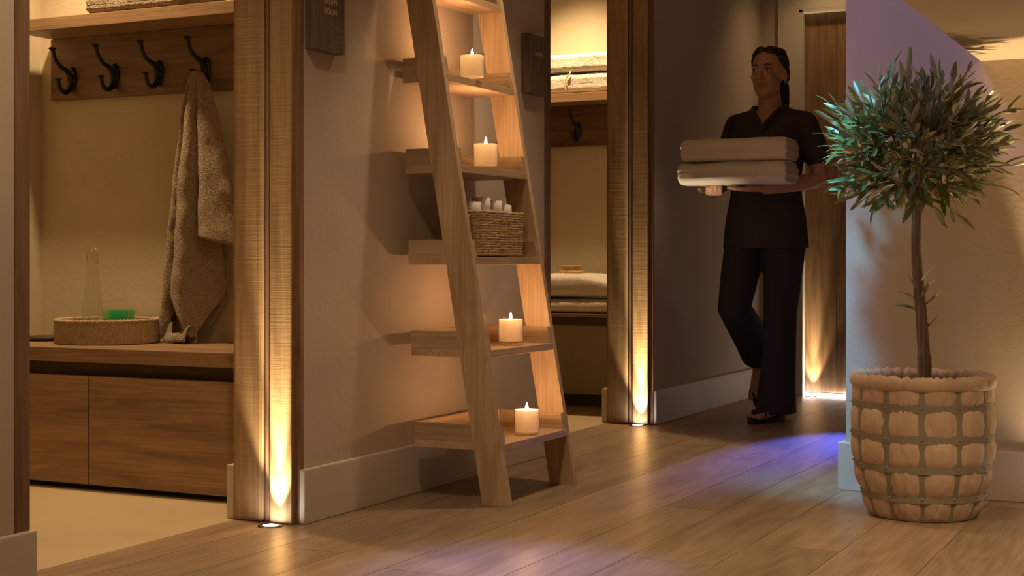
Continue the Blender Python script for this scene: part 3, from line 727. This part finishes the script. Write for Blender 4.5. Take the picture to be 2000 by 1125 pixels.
for i in range(-3, 4):
    for j in range(-1, 2):
        px, py = BR[0]+i*.0155, BR[1]+j*.019
        if (i*.0155/.056)**2+(j*.019/.034)**2 > 1: continue
        MB().lathe([(.0055, .009), (.0042, .018), (.0058, .030), (.0052, .035), (.0005, .037)], (px, py, BR[2]), 10, False).build('wooden_nub', M['brush'], br, smooth=True)

# ------------------------------------------------------------------ planter and olive tree
PC = Vector((1.490, 4.250, 0))
PROF = [(0, .140), (.02, .146), (.06, .160), (.11, .176), (.17, .187), (.24, .191), (.31, .188), (.36, .184), (.385, .183)]
HS = [.068, .150, .232, .316]; TH0 = R(-79.4)
pl = empty('fabric_planter', PC, 'barrel planter of beige canvas puffing through a riveted grey metal strap cage', 'planter')
nt_, nzr = 240, 120; rings = []
bounds = [0]+HS+[.385]
for i in range(nzr+1):
    z = .385*i/nzr; ring = []
    k = max(q for q in range(5) if bounds[q] <= z+1e-9); s = (z-bounds[k])/(bounds[k+1]-bounds[k]); s = max(0, min(1, s))
    for j in range(nt_):
        th = 2*PI*j/nt_; c_ = ((th-TH0)/R(30)) % 1.0
        puff = (max(0, math.sin(PI*c_))**.45)*(max(0, math.sin(PI*s))**.45)
        rr = lerp_tab(PROF, z)
        wob = noise.noise(Vector((math.cos(th)*16, math.sin(th)*16, z*5)))*.5+noise.noise(Vector((math.cos(th)*34, math.sin(th)*34, z*16+3)))*.4
        fold_ = abs(noise.noise(Vector((math.cos(th)*9+z*6, math.sin(th)*9, z*9+7))))+.7*abs(noise.noise(Vector((math.cos(th)*22, math.sin(th)*22+z*9, z*12))))
        rr += -.004+.0145*puff+.0045*wob*(.35+puff)-.013*max(0, .22-fold_)*(.4+puff)+.0015
        ring.append((PC.x+rr*math.cos(th), PC.y+rr*math.sin(th), z))
    rings.append(ring)
ml = MB().loft(rings, False); ml.f.append(tuple(range(nt_))[::-1]); ml.build('canvas_liner', M['canvas'], pl, smooth=True)
# rolled cuff round the top
path_n = 200; rings = []
for j in range(path_n+1):
    th = 2*PI*j/path_n; ruf = noise.noise(Vector((math.cos(th)*14, math.sin(th)*14, 1)))*.8+.5*noise.noise(Vector((math.cos(th)*30, math.sin(th)*30, 5)))
    R0 = .184; ring = []
    for k in range(14):
        a = 2*PI*k/14; ra = .017+.005*ruf*(1+.5*math.sin(a)); rb = .021+.004*ruf
        r_ = R0+ra*math.cos(a); ring.append((PC.x+r_*math.cos(th), PC.y+r_*math.sin(th), .380+.004*ruf+rb*math.sin(a)))
    rings.append(ring)
MB().loft(rings, False).build('rolled_cuff', M['canvas'], pl, smooth=True)
MB().lathe([(.0005, .372), (.165, .372)], (PC.x, PC.y, 0), 40, False).build('soil', M['soil'], pl)
for hz in HS:
    rr = lerp_tab(PROF, hz)+.0035
    MB().lathe([(rr-.001, hz-.0115), (rr+.0025, hz-.0115), (rr+.0025, hz+.0115), (rr-.001, hz+.0115), (rr-.001, hz-.0115)], (PC.x, PC.y, 0), 72, False).build('hoop', M['strap'], pl, smooth=False)
for k in range(12):
    th = TH0+k*R(30); rings = []
    for i in range(25):
        z = .004+.375*i/24; rr = lerp_tab(PROF, z)+.001; c, s = math.cos(th), math.sin(th); hw = .0105; row = []
        for (du, dr) in ((-hw, 0), (hw, 0), (hw, .0035), (-hw, .0035)):
            row.append((PC.x+c*(rr+dr)-s*du, PC.y+s*(rr+dr)+c*du, z))
        rings.append(row)
    o = MB().loft(rings).build('upright_strap', M['strap'], pl)
    for hz in HS:
        rr = lerp_tab(PROF, hz)+.0058
        MB().ell((PC.x+math.cos(th)*rr, PC.y+math.sin(th)*rr, hz), (.0042, .0042, .0042), 8, 6).build('rivet', M['strap'], o, smooth=True)

TB = Vector((1.496, 4.25, .372))
ot = empty('olive_tree', TB, 'potted olive tree with ball crown on a slender bare trunk', 'tree')
tp = spline([(1.496, 4.25, .3705), (1.496, 4.25, .44), (1.490, 4.25, .52), (1.484, 4.252, .60), (1.476, 4.25, .70), (1.473, 4.25, .78), (1.475, 4.25, .87), (1.470, 4.25, .98)], 40)
trr = [(.0195 if i < 7 else .0180-.006*i/40)+.0012*nz((i*.9, 0, 0)) for i in range(41)]
MB().tube(tp, trr, 14).build('trunk', M['bark'], ot, smooth=True)
rt = random.Random(11)
CC = Vector((1.466, 4.250, 1.060))
def leaf_mesh(L, W, curl, name):
    """lance-shaped leaf folded along its midrib"""
    m_ = MB(); n = 6; vs_ = []; fs_ = []
    for i in range(n+1):
        t = i/n; w_ = W*math.sin(PI*min(1, t**1.05*.95+.03))**.62*.5 if 0 < i < n else .0004
        z = curl*L*(t*t)*-1; vs_ += [(-w_, L*t, z+w_*.35), (0, L*t, z), (w_, L*t, z+w_*.35)]
    for i in range(n):
        a = i*3; fs_ += [(a, a+1, a+4, a+3), (a+1, a+2, a+5, a+4)]
    m_.add(vs_, fs_)
    me = bpy.data.meshes.new(name); me.from_pydata(m_.v, [], m_.f); me.shade_smooth(); me.materials.append(M['leaf']); return me
LM = [leaf_mesh(L, W, c, 'olive_leaf') for L, W, c in ((.066, .0145, .22), (.060, .0140, -.18), (.074, .0150, .32), (.052, .0140, .10))]
leaves = []                       # (matrix, mesh)
def put_leaf(p, d, roll, sc):
    d = d.normalized(); side = d.cross(Vector((0, 0, 1)))
    if side.length < .05: side = Vector((1, 0, 0))
    side.normalize(); up = side.cross(d); c, s = math.cos(roll), math.sin(roll); s2 = side*c+up*s; u2 = up*c-side*s
    mtx = Matrix((( s2.x, d.x, u2.x, p.x), (s2.y, d.y, u2.y, p.y), (s2.z, d.z, u2.z, p.z), (0, 0, 0, 1))) @ Matrix.Scale(sc, 4)
    tip = p+d*.07*sc
    if tip.z > 1.305 and tip.x > 1.575: return
    if tip.y > 4.585 or tip.y < 3.9: return
    leaves.append((mtx, rt.choice(LM)))
def twig(m_, p0, p1, nl, r0=.0026, l0=.35):
    mid = (p0+p1)/2+Vector((rt.uniform(-.012, .012), rt.uniform(-.012, .012), -.010)); path = spline([p0, mid, p1], 8)
    m_.tube(path, [r0*(1-.08*i) for i in range(9)], 5)
    for i in range(nl):
        t = l0+(1-l0)*i/(nl-1); q = path[min(8, int(t*8))]; dirn = (p1-p0).normalized()
        ang = i*2.4+rt.random(); a = dirn.orthogonal().normalized(); b_ = dirn.cross(a); spread = rt.uniform(.35, .95) if t < .97 else .15
        put_leaf(q, dirn+(a*math.cos(ang)+b_*math.sin(ang))*spread+Vector((0, 0, .34)), rt.uniform(-1.2, 1.2), rt.uniform(.75, 1.12))
tops = []
NB = 9
for k in range(NB):
    a = 2*PI*k/NB+rt.uniform(-.2, .2); el = (.35, .8, 1.15)[k % 3]
    p1 = Vector((1.472, 4.25, .93))+Vector((math.cos(a)*math.cos(el), math.sin(a)*math.cos(el), math.sin(el)))*.16
    path = spline([Vector((1.474, 4.25, .84+.015*(k % 4))), Vector((1.472, 4.25, .90))+(p1-Vector((1.472, 4.25, .90)))*.35, p1], 10)
    MB().tube(path, [.0085-.0005*i for i in range(11)], 7).build('branch', M['bark'], ot, smooth=True); tops += path[4:]
tw = MB(); ga = PI*(3-math.sqrt(5)); NT = 165
for k in range(NT):
    zz = 1-2*(k+.5)/NT; rr = math.sqrt(1-zz*zz); a = ga*k
    d = Vector((rr*math.cos(a), rr*math.sin(a), zz))
    if d.z < -.93: continue
    d += Vector((rt.uniform(-.12, .12), rt.uniform(-.12, .12), rt.uniform(-.12, .12))); d.normalize()
    rad = rt.uniform(.165, .245)*(1.0 if d.z > -.3 else 1.04)
    tip = CC+Vector((d.x*rad*1.14, d.y*rad*.98, d.z*rad*.92))
    if tip.x > 1.55 and tip.z > 1.25: tip.z = 1.25
    p0 = min(tops, key=lambda q: (q-(CC+d*.09)).length)
    twig(tw, p0, tip, rt.randint(7, 11))
for k in range(26):                # inner fill
    d = Vector((rt.gauss(0, 1), rt.gauss(0, 1), rt.gauss(.1, .8))).normalized(); tip = CC+d*rt.uniform(.06, .15)
    twig(tw, min(tops, key=lambda q: (q-tip).length), tip, 8)
for (dx, dy, dz, z0) in ((-.05, -.012, .035, .60), (-.055, .0, .020, .575), (.045, -.02, .06, .615), (.065, .0, .045, .585), (.04, -.012, .075, .64), (.045, -.01, .04, .515), (.035, -.03, .055, .60), (-.03, -.03, .05, .625)):
    x0 = lerp_tab([(.5, 1.492), (.6, 1.484), (.7, 1.476)], z0)
    p0 = Vector((x0, 4.245, z0)); d = Vector((dx, dy, dz)); tw.tube([p0, p0+d*.35], .0014, 5); put_leaf(p0+d*.3, d, rt.uniform(-.8, .8), .85); put_leaf(p0+d*.12, d+Vector((0, -.02, .03)), rt.uniform(-.8, .8), .62)
tw.build('twigs', M['bark'], ot, smooth=True)['kind'] = 'stuff'
camp = Vector((2.286, 0, .72))
leaves.sort(key=lambda q: (q[0].translation-camp).length)
Ti = Matrix.Translation(-TB)
for mtx, me in leaves[:290]:
    o = bpy.data.objects.new('leaf', me); COL.objects.link(o); o.parent = ot; o.matrix_basis = Ti @ mtx
m_ = MB()
for mtx, me in leaves[290:]:
    m_.add([mtx @ v.co for v in me.vertices], [tuple(p.vertices) for p in me.polygons])
me = bpy.data.meshes.new('foliage'); me.from_pydata([tuple(Vector(p)-TB) for p in m_.v], [], m_.f); me.shade_smooth(); me.materials.append(M['leaf'])
fo = bpy.data.objects.new('foliage', me); COL.objects.link(fo); fo.parent = ot; fo['kind'] = 'stuff'

# ------------------------------------------------------------------ person carrying towels
def remeshed(mb, voxel, smooth_it=4, origin=(0, 0, 0)):
    me = bpy.data.meshes.new('tmp'); o3 = Vector(origin); me.from_pydata([tuple(Vector(p)-o3) for p in mb.v], [], mb.f)
    bm = bmesh.new(); bm.from_mesh(me); bmesh.ops.recalc_face_normals(bm, faces=bm.faces); bm.to_mesh(me); bm.free()
    o = bpy.data.objects.new('tmp', me); COL.objects.link(o)
    r = o.modifiers.new('r', 'REMESH'); r.mode = 'VOXEL'; r.voxel_size = voxel
    s = o.modifiers.new('s', 'SMOOTH'); s.factor = .5; s.iterations = smooth_it
    bpy.context.view_layer.update()
    out = bpy.data.meshes.new_from_object(o.evaluated_get(bpy.context.evaluated_depsgraph_get())); bpy.data.objects.remove(o); out.shade_smooth(); return out
PO = Vector((.41, 6.40, 0))
pe = empty('person', PO, 'person in dark short-sleeved tunic and trousers walking with two folded white towels', 'person')
def attach(me, name, mt, parent=pe):
    me.name = name; me.materials.clear(); me.materials.append(mt); o = bpy.data.objects.new(name, me); COL.objects.link(o); o.parent = parent; return o
HC = Vector((.418, 6.385, 1.548))                       # head centre
yaw = math.atan2(-.14, .99)                             # face turned towards the wall
HR = Matrix.Rotation(yaw, 3, 'Z')                        # local -Y is the face
def H(x, y, z): return HC+HR @ Vector((x, y, z))
B = MB()
B.ell(H(0, .012, .030), (.074, .092, .088), 20, 14, HR)                                   # cranium
B.ell(H(0, -.020, -.030), (.060, .066, .082), 18, 12, HR)                                 # face
B.ell(H(0, -.048, -.088), (.030, .028, .026), 14, 10, HR)                                 # chin
B.cap(H(-.035, -.01, -.065), .026, H(-.012, -.05, -.086), .022); B.cap(H(.035, -.01, -.065), .026, H(.012, -.05, -.086), .022)
B.cap(H(0, -.082, .012), .009, H(0, -.102, -.022), .0125); B.ell(H(-.011, -.090, -.027), (.009, .010, .007)); B.ell(H(.011, -.090, -.027), (.009, .010, .007))
B.cap(H(-.038, -.070, .026), .012, H(.038, -.070, .026), .012)                            # brow
B.ell(H(-.036, -.062, -.018), (.020, .018, .018)); B.ell(H(.036, -.062, -.018), (.020, .018, .018))  # cheeks
B.ell(H(0, -.078, -.055), (.024, .014, .014))                                             # mouth mound
for s in (-1, 1): B.ell(H(s*.074, .010, -.005), (.010, .020, .031), 12, 8, HR)            # ears
NB_ = Vector((.420, 6.410, 1.375))
B.cap(H(0, .010, -.075), .048, NB_, .056)
torso = [(.80, .395, 6.41, .150, .105), (.90, .398, 6.41, .158, .110), (1.00, .402, 6.405, .138, .095), (1.08, .405, 6.40, .132, .092), (1.18, .410, 6.40, .145, .102), (1.27, .414, 6.405, .155, .100), (1.330, .418, 6.41, .150, .078), (1.385, .420, 6.412, .085, .058)]
B.loft([[(cx+rx*math.cos(2*PI*j/28), cy+ry*math.sin(2*PI*j/28), z) for j in range(28)] for z, cx, cy, rx, ry in torso])
def limb(mb, pts): 
    for (p0, r0), (p1, r1) in zip(pts, pts[1:]): mb.cap(p0, r0, p1, r1)
SL, SR = (.578, 6.415, 1.338), (.262, 6.415, 1.338)
EL, ER = (.655, 6.395, 1.075), (.188, 6.455, 1.075)
WL, WR = (.462, 6.205, 1.030), (.205, 6.265, 1.018)
limb(B, [(SL, .040), ((.615, 6.405, 1.22), .044), (EL, .036), ((.575, 6.31, 1.055), .036), (WL, .026)])
limb(B, [(SR, .040), ((.225, 6.43, 1.22), .044), (ER, .036), ((.193, 6.37, 1.050), .036), (WR, .026)])
def hand(mb, wrist, palm_dir, across, up, curl=.35, thumb=1):
    """palm with four unequal bent fingers and a thumb from its side"""
    w = Vector(wrist); d = Vector(palm_dir).normalized(); a = Vector(across).normalized(); n = Vector(up).normalized()
    for s in (-.026, -.009, .009, .026): mb.cap(w+d*.012+a*s*.65, .0155, w+d*.082+a*s, .0125)
    for s, L in ((-.029, .066), (-.010, .078), (.010, .074), (.028, .058)):
        k0 = w+d*.085+a*s; k1 = k0+(d+n*curl*.4).normalized()*L*.45; k2 = k1+(d+n*curl*1.2).normalized()*L*.32; k3 = k2+(d+n*curl*2.2).normalized()*L*.25
        mb.cap(k0, .0102, k1, .0094); mb.cap(k1, .0094, k2, .0087); mb.cap(k2, .0087, k3, .0078)
    t0 = w+d*.026-a*.022*thumb; t1 = t0+(d*.5-a*thumb*.9+n*.15).normalized()*.036; t2 = t1+(d-a*thumb*.35+n*.35).normalized()*.030
    mb.cap(t0, .0145, t1, .0115); mb.cap(t1, .0115, t2, .0095)
hand(B, WL, (-.86, -.42, -.02), (.42, -.86, 0), (0, 0, 1), .10, 1)
hand(B, WR, (.30, -.93, -.02), (-.95, -.30, 0), (0, 0, 1), .62, -1)
# legs: standing left leg, right leg swinging behind
HL, HRt = (.485, 6.415, .86), (.310, 6.415, .86)
KL, KR = (.468, 6.395, .475), (.275, 6.315, .500)
AL, AR = (.440, 6.475, .085), (.285, 6.690, .290)
limb(B, [(HL, .082), (KL, .052), ((.455, 6.45, .33), .050), (AL, .033)]); limb(B, [(HRt, .082), (KR, .052), ((.28, 6.46, .43), .050), (AR, .033)])
def foot(mb, ankle, heel, toe, across, upv=(0, 0, 1)):
    h = Vector(heel); t = Vector(toe); a = Vector(across).normalized(); up = Vector(upv)
    mb.cap(ankle, .033, h+up*.022, .028); mb.cap(Vector(ankle)-up*.008, .030, (h+t)*.5+up*.020, .027)
    for s in (-.022, 0, .022): mb.cap((h+t)*.5+a*s*.6+up*.012, .020, t+a*s+up*.008-(t-h).normalized()*.03, .017)
    for k, s in enumerate((-.032, -.014, .002, .017, .031)):
        L = (.036, .034, .030, .025, .020)[k]; dd = (t-h).normalized()
        mb.cap(t+a*s-dd*.030+up*.008, .011, t+a*s+dd*(L-.030)+up*.006, (.0115, .0088, .0085, .008, .0075)[k])
foot(B, AL, (.445, 6.485, .024), (.385, 6.265, .024), (-.96, .26, 0)); foot(B, AR, (.285, 6.715, .275), (.285, 6.665, .080), (1, 0, 0), (0, -.97, .22))
body = attach(remeshed(B, .0052, 3, PO), 'body', M['skin'])
for s in (-1, 1):
    e = MB().ell(H(s*.031, -.073, .008), (.0125, .0115, .0085), 14, 10, HR).build('eye', M['eyewhite'], pe, smooth=True)
    MB().ell(H(s*.031, -.0825, .008), (.0052, .0035, .0055), 10, 8, HR).build('iris', M['iris'], e, smooth=True)
    MB().tube([H(s*.014, -.084, .030), H(s*.031, -.0835, .0345), H(s*.048, -.074, .030)], [.0022, .0032, .0018], 8).build('eyebrow', M['hair'], pe, smooth=True)
    MB().tube([H(s*.019, -.0815, .0155), H(s*.031, -.0845, .0175), H(s*.044, -.077, .0145)], .0016, 6).build('eyelash', M['hair'], pe, smooth=True)
MB().cap(H(-.018, -.083, -.053), .0045, H(.018, -.083, -.053), .0045).ell(H(0, -.0885, -.0515), (.014, .0045, .0048), 12, 8, HR).ell(H(0, -.0875, -.0595), (.015, .0045, .0055), 12, 8, HR).build('lips', M['lip'], pe, smooth=True)
Hm = MB()
Hm.ell(H(0, .032, .046), (.079, .090, .084), 22, 14, HR)
for s in (-1, 1): Hm.cap(H(s*.022, -.030, .098), .026, H(s*.052, .010, .085), .030)
for s in (-1, 1): Hm.cap(H(s*.060, -.012, .062), .018, H(s*.066, .034, .010), .022); Hm.cap(H(s*.066, .030, .010), .024, H(s*.035, .085, -.010), .03)
Hm.cap(H(.0, .098, .015), .032, H(.010, .120, -.05), .036); Hm.cap(H(.010, .120, -.05), .036, H(.020, .112, -.125), .030); Hm.cap(H(.020, .112, -.125), .030, H(.026, .100, -.185), .012)
attach(remeshed(Hm, .005, 4, PO), 'hair', M['hair'])
Tn = MB()
tun = [(.772, .395, 6.412, .192, .140), (.80, .395, 6.412, .190, .138), (.90, .398, 6.41, .180, .130), (1.00, .402, 6.405, .160, .116), (1.08, .405, 6.40, .155, .113), (1.18, .410, 6.40, .165, .122), (1.27, .414, 6.405, .172, .118), (1.330, .418, 6.41, .176, .096), (1.372, .420, 6.412, .130, .076), (1.402, .420, 6.412, .080, .066)]
Tn.loft([[(cx+rx*math.cos(2*PI*j/40)*(1+.015*math.sin(5*2*PI*j/40+z*9)), cy+ry*math.sin(2*PI*j/40)*(1+.02*math.sin(7*2*PI*j/40)), z) for j in range(40)] for z, cx, cy, rx, ry in tun])
for S_, m1, e_ in ((SL, (.632, 6.404, 1.180), .058), (SR, (.212, 6.436, 1.180), .058)):
    Tn.cap((S_[0], S_[1], S_[2]-.012), .052, m1, e_); Tn.cap((.42+(S_[0]-.42)*.42, 6.415, 1.362), .036, (.42+(S_[0]-.42)*.95, 6.415, 1.336), .044)
tme = remeshed(Tn, .0062, 3, PO)
bm = bmesh.new(); bm.from_mesh(tme)                       # open neckline with a V, open hem and sleeve ends
kill = []
for f in bm.faces:
    c = f.calc_center_median()+PO
    front = c.y < 6.40
    vw = max(0, (c.z-1.285)*.52)
    if (front and c.z > 1.285 and abs(c.x-.420) < vw) or (c.z > 1.372 and (c.x-.42)**2+(c.y-6.412)**2 < .078**2) or c.z < .776: kill.append(f)
    elif c.z < 1.155 and (c.x > .600 or c.x < .240) and abs(c.y-6.42) < .06 and c.z > 1.09 and f.normal.z < -.7: kill.append(f)
bmesh.ops.delete(bm, geom=kill, context='FACES'); bm.to_mesh(tme); bm.free()
tun_o = attach(tme, 'tunic', M['tunic']); so = tun_o.modifiers.new('thick', 'SOLIDIFY'); so.thickness = .004; so.offset = 0
MB().tube(spline([(.420, 6.284, 1.286), (.405, 6.296, 1.325), (.372, 6.325, 1.372), (.350, 6.375, 1.398), (.352, 6.43, 1.408)], 20), .0085, 8).build('collar_edge', M['tunic'], tun_o, smooth=True)
MB().tube(spline([(.420, 6.286, 1.288), (.435, 6.296, 1.325), (.468, 6.325, 1.372), (.490, 6.375, 1.398), (.488, 6.43, 1.408)], 20), .0085, 8).build('collar_edge', M['tunic'], tun_o, smooth=True)
Tr = MB()
def leg(stations):
    rings = []
    for (x, y, z), rx, ry, ax in stations:
        ax = Vector(ax).normalized(); u_ = Vector((1, 0, 0)); v_ = ax.cross(u_).normalized()
        rings.append([Vector((x, y, z))+u_*rx*math.cos(2*PI*j/26)*(1+.02*math.sin(j*1.45))+v_*ry*math.sin(2*PI*j/26) for j in range(26)])
    Tr.loft(rings)
leg([((.470, 6.412, .93), .085, .115, (0, 0, -1)), ((.483, 6.412, .80), .098, .108, (0, 0, -1)), ((.478, 6.402, .62), .084, .092, (0, 0, -1)), ((.468, 6.40, .48), .074, .080, (0, .05, -1)), ((.455, 6.43, .30), .075, .082, (0, .08, -1)), ((.440, 6.445, .14), .085, .098, (0, 0, -1)), ((.436, 6.440, .035), .092, .112, (0, 0, -1))])
leg([((.325, 6.412, .93), .085, .115, (0, 0, -1)), ((.312, 6.405, .80), .098, .108, (0, -.15, -1)), ((.293, 6.36, .64), .086, .092, (0, -.25, -1)), ((.277, 6.335, .505), .076, .086, (0, .35, -1)), ((.279, 6.45, .435), .074, .082, (0, 1, -.5)), ((.283, 6.58, .36), .080, .09, (0, 1, -.55)), ((.285, 6.68, .30), .088, .10, (0, 1, -.6))])
Tr.ell((.397, 6.412, .90), (.165, .122, .10))
attach(remeshed(Tr, .0065, 4, PO), 'trousers', M['trouser'])
def sandal(heel, toe, across, up=(0, 0, 1)):
    h = Vector(heel); t = Vector(toe); d = (t-h).normalized(); a = Vector(across).normalized(); u_ = Vector(up).normalized(); L = (t-h).length; ring = []
    for j in range(32):
        an = 2*PI*j/32; s = math.cos(an)*.5+.5; wd_ = .030+.016*s; ring.append((s*L*1.06-.03*L, math.sin(an)*wd_))
    lo = [h+d*p+a*q for p, q in ring]; hi = [h+d*p+a*q+u_*.018 for p, q in ring]
    o = MB().loft([lo, hi]).build('sandal', M['sandal'], pe, bevel=.003)
    k = t-d*.045+u_*.018
    MB().tube(spline([k+a*.040, k-d*.03+a*.03+u_*.035, k+d*.02+u_*.030, k-d*.03-a*.03+u_*.035, k-a*.040], 20), .006, 8).build('strap', M['sandal'], o, smooth=True)
sandal((.452, 6.515, 0), (.378, 6.245, 0), (-.96, .26, 0)); sandal((.285, 6.752, .262), (.285, 6.694, .030), (1, 0, 0), (0, -.97, .22))
folded((.352, 6.150, 1.046), .475, .225, .097, M['towel_white'], 'folded_towel', 'lower folded white towel resting on the forearms of the person', 'folded white towels carried by the person', 8, layers=2, amp=.005, ridges=True, rz=.02, fine=.001)
folded((.358, 6.152, 1.144), .465, .222, .100, M['towel_white'], 'folded_towel', 'upper folded white towel carried by the person', 'folded white towels carried by the person', 9, layers=2, amp=.005, ridges=True, rz=.02, fine=.001)
